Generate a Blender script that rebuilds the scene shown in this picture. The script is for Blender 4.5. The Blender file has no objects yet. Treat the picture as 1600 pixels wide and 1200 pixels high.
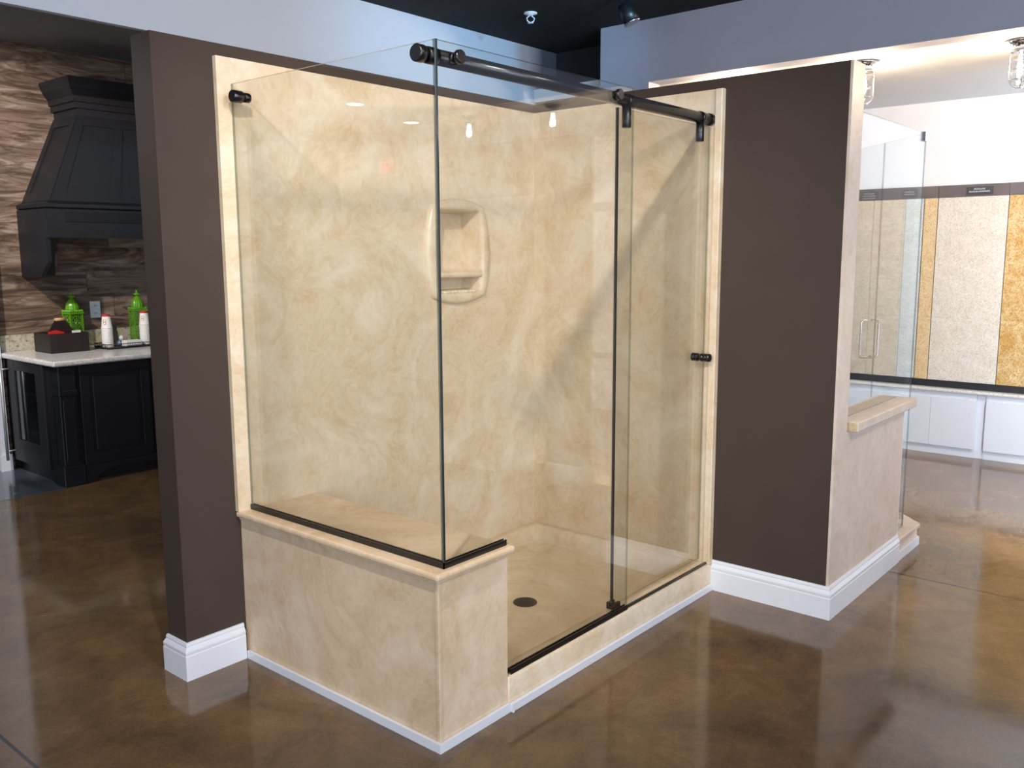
import bpy, bmesh, math, random
from mathutils import Vector, Matrix
random.seed(7)
S = bpy.context.scene
COL = S.collection
PI = math.pi

# ------------------------------------------------------------------ camera
F_PX = 1389.2
YAW, PITCH, ROLL = 0.7018, 0.147, -0.0051
fw = Vector((math.cos(YAW)*math.cos(PITCH), math.sin(YAW)*math.cos(PITCH), -math.sin(PITCH)))
rt = Vector((math.sin(YAW), -math.cos(YAW), 0)); up = rt.cross(fw)
r2 = math.cos(ROLL)*rt + math.sin(ROLL)*up; u2 = -math.sin(ROLL)*rt + math.cos(ROLL)*up
cd = bpy.data.cameras.new('camera'); cam = bpy.data.objects.new('camera', cd); COL.objects.link(cam)
cd.sensor_width = 36; cd.lens = 36*F_PX/1600; cd.clip_start = .02; cd.clip_end = 100
Mx = Matrix((r2, u2, -fw)).transposed().to_4x4(); Mx.translation = Vector((-3.8567, -3.101, 1.6554))
cam.matrix_world = Mx; S.camera = cam

# ------------------------------------------------------------------ view, world, room lights
S.view_settings.view_transform = 'Standard'; S.view_settings.look = 'None'
S.view_settings.gamma = 1; S.view_settings.use_curve_mapping = False
S.view_settings.exposure = 0.05
W = bpy.data.worlds.new('world'); S.world = W; W.use_nodes = True
W.node_tree.nodes['Background'].inputs[0].default_value = (.62, .75, 1, 1)
W.node_tree.nodes['Background'].inputs[1].default_value = .5

def area(name, loc, target, sx, sy, power, color):
    l = bpy.data.lights.new(name, 'AREA'); l.shape = 'RECTANGLE'; l.size = sx; l.size_y = sy
    l.energy = power; l.color = color
    o = bpy.data.objects.new(name, l); COL.objects.link(o); o.location = loc
    o.rotation_euler = (Vector(target)-Vector(loc)).to_track_quat('-Z', 'Y').to_euler(); return o
def spot(name, loc, target, power, color, ang=70, blend=.5, rad=.04):
    l = bpy.data.lights.new(name, 'SPOT'); l.energy = power; l.color = color
    l.spot_size = math.radians(ang); l.spot_blend = blend; l.shadow_soft_size = rad
    o = bpy.data.objects.new(name, l); COL.objects.link(o); o.location = loc
    o.rotation_euler = (Vector(target)-Vector(loc)).to_track_quat('-Z', 'Y').to_euler(); return o
# wide cool fill lights, unseen, added behind and left of the camera
area('shopfront_fill', (-5.0, -8.6, 1.6), (-1.5, 0, 1.4), 7, 2.6, 330, (.80, .87, 1))
area('header_fill', (-1.5, -8.97, 2.95), (-1.0, 1.48, 3.0), 7, .45, 150, (.58, .74, 1))  # added to throw blue light on the kitchen header
area('side_fill', (-7.95, -3.0, 1.7), (0, -3.0, 1.7), 4, 2.2, 130, (.74, .85, 1))  # added fill from the left; the wall behind it is solid
# track spotlights on the black ceiling
spot('track_light_a', (-2.3, -3.3, 3.1), (-.9, -.1, 1.3), 110, (1, .94, .87), 75, .9, .12)
spot('track_light_b', (-1.0, -3.6, 3.1), (-.7, -.3, 1.5), 70, (1, .94, .86), 70, .9, .12)
spot('track_light_c', (-2.9, -1.67, 3.1), (-.8, -.4, 1.0), 215, (1, .94, .86), 80, .9, .04)
spot('track_light_d', (-.7, -3.6, 3.1), (.6, -1.7, .5), 110, (1, .90, .84), 38, .9, .08)
spot('kitchen_spotlight', (-2.8, 2.3, 3.15), (-1.25, 4.33, 1.80), 300, (1, .94, .92), 60, .3, .04)
area('kitchen_fill', (-3.6, 2.9, 3.22), (-3.3, 2.9, 0), 1.2, .6, 50, (1, .95, .9))  # no fixture here; added to brighten the dark kitchen floor
spot('cool_wall_light', (.5, -.9, 3.1), (1.0, 1.48, 3.0), 100, (.26, .64, 1), 75, 1, .05)
area('slab_gallery_light', (2.6, -2.6, 2.60), (3.9, -2.4, 1.95), .5, 6.5, 150, (.78, .88, 1))

# ------------------------------------------------------------------ materials
def sr(r, g, b):
    f = lambda c: ((c/255+.055)/1.055)**2.4 if c > 10 else c/255/12.92
    return (f(r), f(g), f(b), 1)
class NT:
    def __init__(s, name):
        s.m = bpy.data.materials.new(name); s.m.use_nodes = True; s.t = s.m.node_tree
        s.b = s.t.nodes['Principled BSDF']; s.out = s.t.nodes['Material Output']
    def n(s, ty, **kw):
        x = s.t.nodes.new(ty)
        for k, v in kw.items():
            if isinstance(k, str) and hasattr(x, k): setattr(x, k, v)
        return x
    def l(s, a, b): s.t.links.new(a, b)
    def coord(s, scale=(1, 1, 1)):
        c = s.n('ShaderNodeTexCoord'); mp = s.n('ShaderNodeMapping'); mp.inputs['Scale'].default_value = scale
        s.l(c.outputs['Object'], mp.inputs[0]); return mp.outputs[0]
    def noise(s, vec, scale, detail=4, rough=.55, dist=0):
        x = s.n('ShaderNodeTexNoise'); x.inputs['Scale'].default_value = scale; x.inputs['Detail'].default_value = detail
        x.inputs['Roughness'].default_value = rough; x.inputs['Distortion'].default_value = dist
        s.l(vec, x.inputs['Vector']); return x.outputs['Fac']
    def ramp(s, fac, stops):
        x = s.n('ShaderNodeValToRGB'); e = x.color_ramp.elements
        while len(e) > 1: e.remove(e[-1])
        e[0].position = stops[0][0]; e[0].color = stops[0][1]
        for p, c in stops[1:]:
            q = e.new(p); q.color = c
        s.l(fac, x.inputs[0]); return x.outputs[0]
    def mix(s, fac, a, b, mode='MIX'):
        x = s.n('ShaderNodeMix'); x.data_type = 'RGBA'; x.blend_type = mode
        for i, v in ((0, fac), (6, a), (7, b)):
            if hasattr(v, 'links') or hasattr(v, 'is_linked'): s.l(v, x.inputs[i])
            else: x.inputs[i].default_value = v
        return x.outputs[2]
    def math(s, op, a, b=0.0):
        x = s.n('ShaderNodeMath'); x.operation = op
        for i, v in ((0, a), (1, b)):
            if hasattr(v, 'is_linked'): s.l(v, x.inputs[i])
            else: x.inputs[i].default_value = v
        return x.outputs[0]
    def bump(s, h, strength=.2, dist=.01):
        x = s.n('ShaderNodeBump'); x.inputs['Strength'].default_value = strength; x.inputs['Distance'].default_value = dist
        s.l(h, x.inputs['Height']); s.l(x.outputs[0], s.b.inputs['Normal'])
def plain(name, col, rough=.5, metal=0, var=.06, spec=.5, coat=0, nscale=6):
    t = NT(name); v = t.coord(); f = t.noise(v, nscale, 3)
    a = tuple(min(1, c*(1-var)) for c in col[:3])+(1,); b = tuple(min(1, c*(1+var)) for c in col[:3])+(1,)
    t.l(t.ramp(f, [(.3, a), (.7, b)]), t.b.inputs['Base Color'])
    t.b.inputs['Roughness'].default_value = rough; t.b.inputs['Metallic'].default_value = metal
    t.b.inputs['Specular IOR Level'].default_value = spec; t.b.inputs['Coat Weight'].default_value = coat
    return t.m
def marble(name, dark, mid, light, rough=.28, coat=.12):
    t = NT(name); v = t.coord()
    n1 = t.noise(v, 2.0, 6, .62, 1.8); n2 = t.noise(v, 5.0, 8, .66, 3.0); n4 = t.noise(v, 13, 6, .7, 2.0)
    base = t.ramp(n1, [(.32, dark), (.5, mid), (.66, light)])
    vein = t.ramp(n2, [(.44, (0, 0, 0, 1)), (.50, (1, 1, 1, 1)), (.55, (0, 0, 0, 1))])
    c = t.mix(t.math('MULTIPLY', vein, .30), base, light)
    d = t.ramp(n2, [(.50, (1, 1, 1, 1)), (.72, (.93, .885, .82, 1))])
    c = t.mix(1.0, c, d, 'MULTIPLY')
    e = t.ramp(n4, [(.38, (.965, .95, .92, 1)), (.52, (1.0, 1.0, 1.0, 1)), (.64, (1.03, 1.03, 1.03, 1))])
    c = t.mix(1.0, c, e, 'MULTIPLY')
    t.l(c, t.b.inputs['Base Color']); t.b.inputs['Roughness'].default_value = rough
    t.b.inputs['Coat Weight'].default_value = coat; t.b.inputs['Coat Roughness'].default_value = .25
    return t.m
M = {}
M['marble'] = marble('cream_marble', sr(210, 184, 148), sr(221, 200, 170), sr(231, 216, 194))
M['marble_matte'] = marble('cream_marble_matte', sr(206, 178, 142), sr(218, 195, 163), sr(228, 210, 184), .7, 0)
M['marble_front'] = marble('cream_marble_satin', sr(206, 176, 140), sr(220, 194, 162), sr(230, 208, 182), .38, .05)
M['pinkstone'] = marble('pale_stone', sr(205, 188, 172), sr(212, 196, 181), sr(219, 205, 192), .4, 0)
M['brown'] = plain('brown_paint', sr(66, 53, 46), .6, 0, .05, spec=.35)
M['white_wall'] = plain('white_wall_paint', sr(214, 216, 222), .7, 0, .02)
M['bright_wall'] = plain('bright_wall_paint', sr(232, 234, 238), .7, 0, .02)
M['gray_paint'] = plain('gray_ceiling_paint', sr(150, 148, 148), .8, 0, .03)
M['black_ceiling'] = plain('black_ceiling_paint', sr(20, 20, 22), .9, 0, .1)
M['trim'] = plain('white_trim_gloss', sr(226, 228, 234), .28, 0, .015, coat=.2)
M['black'] = plain('oil_rubbed_black', sr(15, 15, 18), .24, .0, .1, spec=.6)
M['black_plastic'] = plain('black_plastic', sr(20, 20, 22), .4)
M['chrome'] = plain('chrome', sr(200, 203, 210), .15, 1, .02)
M['steel'] = plain('brushed_steel', sr(176, 176, 176), .4, .55, .04)
M['bronze'] = plain('dark_bronze', sr(52, 42, 34), .5, .3, .15)
M['cabinet'] = plain('charcoal_cabinet_paint', sr(23, 24, 29), .45, 0, .06)
M['hood'] = plain('charcoal_hood_paint', sr(21, 22, 28), .5, 0, .06)
M['darkframe'] = plain('dark_cooler_frame', sr(46, 46, 50), .4, .5, .05)
M['whitecab'] = plain('white_lacquer', sr(222, 226, 234), .25, 0, .01)
M['green'] = plain('lime_green_enamel', sr(98, 160, 24), .25, 0, .08, coat=.5)
M['plate'] = plain('white_plastic', sr(240, 241, 243), .35)
M['paper'] = plain('white_paper', sr(236, 232, 226), .7)
M['red'] = plain('red_paper', sr(205, 40, 34), .6, nscale=20)
M['orange'] = plain('orange_print', sr(226, 140, 40), .6)
M['chip'] = plain('raw_stone_core', sr(200, 178, 142), .9, 0, .15, nscale=60)
M['tan'] = plain('tan_grip', sr(206, 164, 110), .6)
M['darkwood'] = plain('dark_stained_wood', sr(36, 25, 23), .5, 0, .25, nscale=12)
M['bluebit'] = plain('pale_blue_wrapper', sr(150, 170, 200), .3)
M['jar'] = plain('smoky_jar_metal', sr(96, 94, 92), .25, .7)
M['plaque'] = plain('dark_plaque', sr(60, 60, 66), .5)
M['lettering'] = plain('pale_lettering', sr(205, 205, 215), .6)
M['rail'] = plain('gray_brown_rail', sr(98, 92, 94), .5, 0, .12)
M['blackrail'] = plain('black_rail', sr(32, 33, 38), .5)
M['void'] = plain('dark_room_paint', sr(36, 36, 40), .8)

def emis(name, col, s):
    t = NT(name); t.b.inputs['Base Color'].default_value = col
    t.b.inputs['Emission Color'].default_value = col; t.b.inputs['Emission Strength'].default_value = s; return t.m
M['bulb'] = emis('lit_bulb', (1, .76, .52, 1), 1200)
M['lens'] = emis('lit_downlight_lens', (1, .97, .92, 1), 18)
M['exit_red'] = emis('lit_exit_letters', (1, .10, .06, 1), 3)
M['track_lens'] = emis('lit_track_lens', (.95, .96, 1, 1), 7)

def glass(name, tint, f0=.045, gain=1.0):
    t = NT(name); t.t.nodes.remove(t.b)
    g = t.n('ShaderNodeNewGeometry'); d = t.n('ShaderNodeVectorMath'); d.operation = 'DOT_PRODUCT'
    t.l(g.outputs['Normal'], d.inputs[0]); t.l(g.outputs['Incoming'], d.inputs[1])
    c = t.math('ABSOLUTE', d.outputs['Value']); q = t.math('POWER', t.math('SUBTRACT', 1.0, c), 4.0)
    f = t.math('ADD', t.math('MULTIPLY', q, (1-f0)*gain), f0)
    tr = t.n('ShaderNodeBsdfTransparent'); tr.inputs[0].default_value = tint
    gl = t.n('ShaderNodeBsdfGlossy'); gl.inputs['Roughness'].default_value = .0
    mx = t.n('ShaderNodeMixShader'); t.l(f, mx.inputs[0]); t.l(tr.outputs[0], mx.inputs[1]); t.l(gl.outputs[0], mx.inputs[2])
    t.l(mx.outputs[0], t.out.inputs[0]); return t.m
M['glass'] = glass('clear_glass', (.985, .993, .985, 1), .05)
M['glass_thin'] = glass('lamp_glass', (.97, .97, .97, 1))
M['cooler_glass'] = glass('smoked_glass', (.35, .35, .38, 1))
M['glass_edge'] = glass('glass_rim', (.62, .68, .66, 1), .05)
M['glass_edge_dark'] = plain('dark_green_glass_edge', sr(30, 40, 42), .15, 0, .1, coat=.6)
M['glass_edge_light'] = plain('pale_glass_edge', sr(60, 67, 71), .5, 0, .05)

def floor_mat():
    t = NT('stained_concrete'); v = t.coord()
    n1 = t.noise(v, .9, 6, .60, .8); n2 = t.noise(v, 2.6, 8, .68, .7); n3 = t.noise(v, 90, 3, .7); n4 = t.noise(v, 9, 6, .7, 1.0)
    c1 = t.ramp(n1, [(.34, sr(84, 70, 56)), (.48, sr(112, 88, 62)), (.58, sr(136, 106, 72)), (.70, sr(128, 112, 86))])
    c2 = t.ramp(n2, [(.34, sr(84, 70, 58)), (.48, sr(114, 90, 66)), (.60, sr(136, 108, 76)), (.72, sr(124, 104, 80))])
    c = t.mix(.55, c1, c2)
    c = t.mix(1.0, c, t.ramp(n3, [(.3, (.82, .82, .82, 1)), (.7, (1.12, 1.12, 1.12, 1))]), 'MULTIPLY')
    c = t.mix(1.0, c, t.ramp(n4, [(.3, (.84, .84, .86, 1)), (.65, (1.08, 1.06, 1.04, 1))]), 'MULTIPLY')
    sep = t.n('ShaderNodeSeparateXYZ'); t.l(v, sep.inputs[0])
    def line(comp, val, w):
        return t.math('LESS_THAN', t.math('ABSOLUTE', t.math('SUBTRACT', sep.outputs[comp], val)), w)
    j = t.math('MAXIMUM', line(0, .80, .007), line(0, -2.81, .006))
    c = t.mix(j, c, sr(18, 15, 13))
    c = t.mix(t.math('MULTIPLY', line(1, .525, .004), .8), c, sr(112, 98, 80))
    t.l(c, t.b.inputs['Base Color'])
    rr = t.ramp(n2, [(.3, (.07, .07, .07, 1)), (.7, (.15, .15, .15, 1))]); t.l(rr, t.b.inputs['Roughness'])
    t.b.inputs['Coat Weight'].default_value = 0; t.b.inputs['Specular IOR Level'].default_value = .55
    return t.m
M['floor'] = floor_mat()
def bluefloor():
    t = NT('blue_gray_floor'); v = t.coord(); c = t.ramp(t.noise(v, 2.2, 5), [(.3, sr(62, 70, 82)), (.7, sr(86, 96, 110))])
    t.l(c, t.b.inputs['Base Color']); t.b.inputs['Roughness'].default_value = .2; t.b.inputs['Coat Weight'].default_value = .6; return t.m
M['bluefloor'] = bluefloor()
def woodwall():
    t = NT('weathered_plank_wall'); c = t.n('ShaderNodeTexCoord'); sep = t.n('ShaderNodeSeparateXYZ'); t.l(c.outputs['Object'], sep.inputs[0])
    H = .19
    row = t.math('FLOOR', t.math('DIVIDE', sep.outputs[2], H))
    wn = t.n('ShaderNodeTexWhiteNoise'); wn.noise_dimensions = '1D'; t.l(row, wn.inputs['W'])
    off = t.math('MULTIPLY', wn.outputs['Value'], 3.0)
    xs = t.math('ADD', sep.outputs[0], off); pl = t.math('FLOOR', t.math('DIVIDE', xs, 1.25))
    wn2 = t.n('ShaderNodeTexWhiteNoise'); wn2.noise_dimensions = '2D'
    cb = t.n('ShaderNodeCombineXYZ'); t.l(row, cb.inputs[0]); t.l(pl, cb.inputs[1]); t.l(cb.outputs[0], wn2.inputs['Vector'])
    cv = t.n('ShaderNodeCombineXYZ'); t.l(t.math('MULTIPLY', xs, 1.6), cv.inputs[0])
    t.l(t.math('MULTIPLY', wn2.outputs['Value'], 20.0), cv.inputs[1]); t.l(t.math('MULTIPLY', sep.outputs[2], 9.0), cv.inputs[2])
    n = t.noise(cv.outputs[0], 1.2, 8, .68, 1.6)
    col = t.ramp(n, [(.30, sr(56, 44, 36)), (.43, sr(98, 77, 62)), (.54, sr(142, 117, 97)), (.68, sr(182, 164, 148))])
    br = t.ramp(wn2.outputs['Value'], [(0, (.72, .70, .70, 1)), (1, (1.12, 1.12, 1.14, 1))])
    col = t.mix(1.0, col, br, 'MULTIPLY')
    fr = t.math('FRACT', t.math('DIVIDE', sep.outputs[2], H)); gap = t.math('LESS_THAN', fr, .02)
    fx = t.math('FRACT', t.math('DIVIDE', xs, 1.25)); gap2 = t.math('LESS_THAN', fx, .004)
    col = t.mix(t.math('MULTIPLY', t.math('MAXIMUM', gap, gap2), .6), col, sr(30, 24, 22))
    t.l(col, t.b.inputs['Base Color']); t.b.inputs['Roughness'].default_value = .5; t.bump(n, .15, .004); return t.m
M['wood'] = woodwall()
def granite(name, a, b, c, d, sc=75):
    t = NT(name); v = t.coord(); n0 = t.noise(v, sc*.16, 5, .6, .8); n = t.noise(v, sc, 5, .72, .3); n2 = t.noise(v, sc*2.4, 3, .7)
    base = t.ramp(n0, [(.35, a), (.65, b)])
    sp = t.ramp(n, [(.48, (0, 0, 0, 1)), (.62, (.8, .8, .8, 1))]); col = t.mix(sp, base, c)
    sp2 = t.ramp(n2, [(.60, (0, 0, 0, 1)), (.68, (1, 1, 1, 1))]); col = t.mix(sp2, col, d)
    t.l(col, t.b.inputs['Base Color']); t.b.inputs['Roughness'].default_value = .18; return t.m
G = [granite('pale_gray_granite', sr(196, 200, 197), sr(214, 216, 214), sr(170, 172, 166), sr(112, 114, 110)),
     granite('honey_granite', sr(220, 194, 150), sr(230, 210, 174), sr(198, 162, 112), sr(120, 94, 66)),
     granite('cream_granite', sr(222, 214, 202), sr(232, 227, 218), sr(204, 188, 164), sr(128, 112, 94)),
     granite('golden_granite', sr(202, 160, 92), sr(226, 202, 156), sr(172, 120, 56), sr(96, 66, 40)),
     granite('tan_granite', sr(206, 186, 158), sr(222, 206, 182), sr(170, 140, 110), sr(90, 76, 66)),
     granite('brown_granite', sr(150, 120, 92), sr(180, 150, 118), sr(110, 84, 64), sr(52, 42, 38))]
M['counter_granite'] = granite('white_counter_granite', sr(222, 220, 216), sr(236, 234, 230), sr(196, 188, 176), sr(110, 104, 98), 50)
M['splash_granite'] = granite('yellow_white_granite', sr(206, 200, 186), sr(196, 184, 150), sr(166, 146, 100), sr(70, 66, 58), 22)

# ------------------------------------------------------------------ mesh helpers
class MB:
    """collects shapes and links them as one mesh object"""
    def __init__(s): s.bm = bmesh.new(); s.mi = 0
    def box(s, x0, x1, y0, y1, z0, z1, mi=None):
        vs = [s.bm.verts.new((x, y, z)) for x in (x0, x1) for y in (y0, y1) for z in (z0, z1)]
        for f in ((0, 1, 3, 2), (4, 6, 7, 5), (0, 4, 5, 1), (2, 3, 7, 6), (0, 2, 6, 4), (1, 5, 7, 3)):
            fc = s.bm.faces.new([vs[i] for i in f]); fc.material_index = s.mi if mi is None else mi
        return s
    def prism(s, pts, axis, a, b, mi=None):
        """polygon pts (2d) extruded along axis from a to b"""
        def mk(p, t):
            if axis == 'x': return (t, p[0], p[1])
            if axis == 'y': return (p[0], t, p[1])
            return (p[0], p[1], t)
        A = [s.bm.verts.new(mk(p, a)) for p in pts]; B = [s.bm.verts.new(mk(p, b)) for p in pts]
        n = len(pts); fs = [s.bm.faces.new(A), s.bm.faces.new(B[::-1])]
        for i in range(n): fs.append(s.bm.faces.new((A[i], B[i], B[(i+1) % n], A[(i+1) % n])))
        for f in fs: f.material_index = s.mi if mi is None else mi
        return s
    def loft(s, loops, cap=True, closed=True, smooth=True):
        R = [[s.bm.verts.new(p) for p in L] for L in loops]
        for a, b in zip(R, R[1:]):
            n = len(a)
            for i in range(n if closed else n-1):
                f = s.bm.faces.new((a[i], a[(i+1) % n], b[(i+1) % n], b[i])); f.smooth = smooth; f.material_index = s.mi
        if cap:
            s.bm.faces.new(R[0][::-1]).material_index = s.mi; s.bm.faces.new(R[-1]).material_index = s.mi
        return s
    def lathe(s, prof, c, axis='z', n=28, smooth=True):
        """prof: list of (radius, height) along axis from point c"""
        ax = {'x': Vector((1, 0, 0)), 'y': Vector((0, 1, 0)), 'z': Vector((0, 0, 1))}[axis] if isinstance(axis, str) else Vector(axis).normalized()
        u = ax.orthogonal().normalized(); v = ax.cross(u); c = Vector(c)
        return s.loft([[c+ax*h+(u*math.cos(2*PI*i/n)+v*math.sin(2*PI*i/n))*max(r, 1e-4) for i in range(n)] for r, h in prof], True, True, smooth)
    def tube(s, pts, r, n=12):
        pts = [Vector(p) for p in pts]; loops = []; u = None
        for i, p in enumerate(pts):
            d = (pts[min(i+1, len(pts)-1)]-pts[max(i-1, 0)]).normalized()
            u = d.orthogonal().normalized() if u is None else (u-d*u.dot(d)).normalized()
            v = d.cross(u); loops.append([p+(u*math.cos(2*PI*k/n)+v*math.sin(2*PI*k/n))*r for k in range(n)])
        return s.loft(loops)
    def build(s, name, mat, parent=None, bevel=0, kind=None, label=None, autosm=False):
        me = bpy.data.meshes.new(name); bmesh.ops.remove_doubles(s.bm, verts=s.bm.verts, dist=1e-6) if False else None
        bmesh.ops.recalc_face_normals(s.bm, faces=s.bm.faces)
        if parent is not None and not parent.get('_local'):
            L = wloc(parent); bmesh.ops.translate(s.bm, verts=s.bm.verts, vec=-L)
        s.bm.to_mesh(me); s.bm.free()
        for m in (mat if isinstance(mat, (list, tuple)) else [mat]): me.materials.append(m)
        o = bpy.data.objects.new(name, me); COL.objects.link(o)
        if parent is not None: o.parent = parent
        if bevel:
            b = o.modifiers.new('bevel', 'BEVEL'); b.width = bevel; b.segments = 2; b.limit_method = 'ANGLE'
        if kind: o['kind'] = kind
        if label: o['label'] = label
        return o
def wloc(o):
    v = Vector(o.location)
    while o.parent is not None: o = o.parent; v += Vector(o.location)
    return v
LOCAL = set()
def thing(name, label, cat, loc=(0, 0, 0), rz=0, group=None):
    o = bpy.data.objects.new(name, None); COL.objects.link(o); o.location = loc; o.rotation_euler = (0, 0, rz)
    o.empty_display_size = .1
    o['label'] = label; o['category'] = cat
    if group: o['group'] = group
    return o
def tag(o, label, cat, group=None):
    o['label'] = label; o['category'] = cat
    if group: o['group'] = group
    return o
def dup(root, loc, rz=None, label=None):
    r = root.copy(); COL.objects.link(r); r.location = loc
    if rz is not None: r.rotation_euler = (0, 0, rz)
    if label: r['label'] = label
    for ch in list(root.children):
        c = ch.copy(); COL.objects.link(c); c.parent = r
        for g in list(ch.children):
            d = g.copy(); COL.objects.link(d); d.parent = c
    return r
def origin_to(o, loc):
    """move the origin of a single-mesh thing to loc without moving its shape"""
    o.data.transform(Matrix.Translation(-Vector(loc))); o.location = loc; return o
def box(name, mat, x0, x1, y0, y1, z0, z1, parent=None, bevel=0, kind=None, label=None):
    return MB().box(x0, x1, y0, y1, z0, z1).build(name, mat, parent, bevel, kind, label)

# ------------------------------------------------------------------ the setting
ZC = 3.25          # high black ceiling
ZH = 2.82          # underside of the white headers
box('floor', M['floor'], -8.2, 4.2, -9, 7, -.1, 0, kind='structure')
box('floor_kitchen', M['bluefloor'], -8.0, -1.06, 3.337, 6.9, 0, .0015, kind='structure')
box('ceiling', M['black_ceiling'], -8.2, 2.16, -9, 1.48, ZC, ZC+.1, kind='structure')
box('ceiling_kitchen', M['gray_paint'], -8.2, 4.2, 1.52, 7, ZC, ZC+.1, kind='structure')
box('ceiling_gallery', M['bright_wall'], 1.85, 4.2, -9, 1.48, ZH+.01, ZH+.11, kind='structure')
# header over the kitchen opening: white, with the shadow at its right end painted in as a darker colour
def header_mat():
    t = NT('header_paint'); c = t.n('ShaderNodeTexCoord'); sep = t.n('ShaderNodeSeparateXYZ'); t.l(c.outputs['Object'], sep.inputs[0])
    nz = t.noise(c.outputs['Object'], 5, 3); x = t.math('ADD', sep.outputs[0], t.math('MULTIPLY', nz, .05))
    col = t.ramp(t.math('SUBTRACT', x, 1.0), [(.80, sr(216, 222, 232)), (.98, sr(92, 92, 98))])
    t.l(col, t.b.inputs['Base Color']); t.b.inputs['Roughness'].default_value = .7; return t.m
box('wall_header_kitchen', header_mat(), -8.0, 2.15, 1.48, 1.52, ZH-.01, ZC, kind='structure')
box('wall_header_gallery', plain('pale_gray_paint', sr(176, 178, 192), .7, 0, .02), 1.70, 1.85, -9, .74, ZH+.01, ZC, kind='structure')
box('wall_gallery_pier', plain('pale_gray_pier_paint', sr(176, 178, 192), .7, 0, .02), 1.70, 1.85, .33, .74, 0, ZH+.01, kind='structure')
box('wall_recess', M['void'], 2.14, 2.30, .0, 1.64, 0, ZC, kind='structure')
box('wall_gallery', M['bright_wall'], 3.97, 4.12, -9, 7, 0, ZC, kind='structure')
box('wall_gallery_back', M['bright_wall'], 2.3, 3.97, 1.3, 1.45, 0, ZH+.01, kind='structure')
box('wall_kitchen', M['wood'], -1.25, 4.0, 4.33, 4.48, 0, ZC, kind='structure')
box('wall_kitchen_left', M['white_wall'], -1.285, -1.225, 4.22, 6.9, 0, ZC, kind='structure')
box('wall_left', M['white_wall'], -8.15, -8.0, -9, 7, 0, ZC, kind='structure')
box('wall_far', M['void'], -8, 4, 6.9, 7.05, 0, ZC, kind='structure')
# shop front behind the camera: a wall with a wide opening to daylight
box('wall_front', M['white_wall'], -8.2, 4.2, -9.15, -9.0, 2.7, ZC, kind='structure')
box('wall_front_right', M['white_wall'], -1.0, 4.2, -9.15, -9.0, 0, 2.7, kind='structure')

# window frames added around the side and shopfront fill lights, both out of frame
m = MB(); yw0, yw1, zw0, zw1 = -5.05, -.95, .55, 2.85
m.box(-7.999, -7.93, yw0, yw1, zw0, zw0+.05).box(-7.999, -7.93, yw0, yw1, zw1-.05, zw1)
for yy in (yw0, -3.03, yw1-.05): m.box(-7.999, -7.93, yy, yy+.05, zw0+.05, zw1-.05)
m.build('side_fill_frame', M['trim'], kind='structure')
m = MB()
for xx in (-8.0, -6.26, -4.52, -2.78, -1.06): m.box(xx, xx+.06, -9.1, -9.02, 0, 2.7)
m.build('shopfront_fill_frame', M['black_plastic'], kind='structure')
# the two brown display walls
TW = .136; H = 2.44; X1 = -2.1662; YE = -1.7082
NX0, NX1, NZ0, NZ1 = -.80, -.455, 1.44, 1.885     # hole for the niche
m = MB()
m.box(X1, NX0, 0, TW, 0, H).box(NX1, TW, 0, TW, 0, H).box(NX0, NX1, 0, TW, 0, NZ0).box(NX0, NX1, 0, TW, NZ1, H)
m.box(NX0, NX1, .10, TW, NZ0, NZ1).build('wall_back', M['brown'], kind='structure')
m = MB(); m.box(0, TW, YE+.012, 0, 0, H).build('wall_side', M['brown'], kind='structure')
box('wall_back_extension', M['bright_wall'], TW, 1.69, 0, TW, 0, H, kind='structure')
# stone cladding on the end of the side wall, and the half wall that carries on from it
box('wall_side_cladding', M['pinkstone'], .0, TW+.004, YE, YE+.012, 0, H, kind='structure')
box('wall_half', M['pinkstone'], TW+.004, .975, YE, YE+.13, 0, .842, kind='structure')

# baseboards
BP = [(0, 0), (.018, 0), (.018, .098), (.016, .104), (.0175, .110), (.0175, .118), (.012, .128), (.008, .134), (.009, .140), (.006, .150), (0, .151)]
def baseboard(name, path, prof=BP):
    """path: outline points on the floor; the profile is pushed to the right of the walking direction"""
    pts = [Vector((p[0], p[1], 0)) for p in path]; loops = []
    for i, p in enumerate(pts):
        d0 = (p-pts[i-1]).normalized() if i else (pts[1]-p).normalized()
        d1 = (pts[i+1]-p).normalized() if i < len(pts)-1 else d0
        n0 = Vector((d0.y, -d0.x, 0)); n1 = Vector((d1.y, -d1.x, 0)); n = (n0+n1); n = n/(n.length**2/2) if n.length else n0
        loops.append([p+n*o+Vector((0, 0, z)) for o, z in prof])
    mb = MB(); mb.loft(loops, True, True, False); return mb.build(name, M['trim'], kind='structure')
baseboard('baseboard_back', [(X1+.6, TW), (X1, TW), (X1, 0), (-1.915, 0)][0:4])
baseboard('baseboard_side', [(0, -1.1325), (0, YE), (.975, YE)])
box('trim_1', M['trim'], .9751, .990, YE+.002, YE+.13, 0, .842, kind='structure')   # corner bead of the half wall
box('baseboard_kitchen', M['trim'], -1.297, -1.213, 4.205, 4.2195, 0, .13, kind='structure')
# a second display wall to the right of the camera, mirrored in the shower glass
box('wall_display_right', M['brown'], 1.13, 1.266, -4.9, -2.72, 0, 2.44, kind='structure')
baseboard('baseboard_display_right', [(1.13, -3.02), (1.13, -2.72), (1.266, -2.72), (1.266, -4.9)][::-1])
t = thing('display_shower_panel', 'cream shower wall panel right of the camera, mirrored in the shower glass', 'wall panel', (1.11, -3.9, 0))
MB().box(1.108, 1.1295, -4.6, -3.02, 0, 2.05).build('panel', M['marble_matte'], t)
MB().box(.2, 1.107, -3.14, -3.03, 0, .13).box(.2, 1.107, -3.03, -3.018, 0, .035).build('curb', M['marble_front'], t)
# thin base trim round the shower
SP = [(0, 0), (.012, 0), (.012, .028), (.007, .034), (0, .034)]

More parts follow.
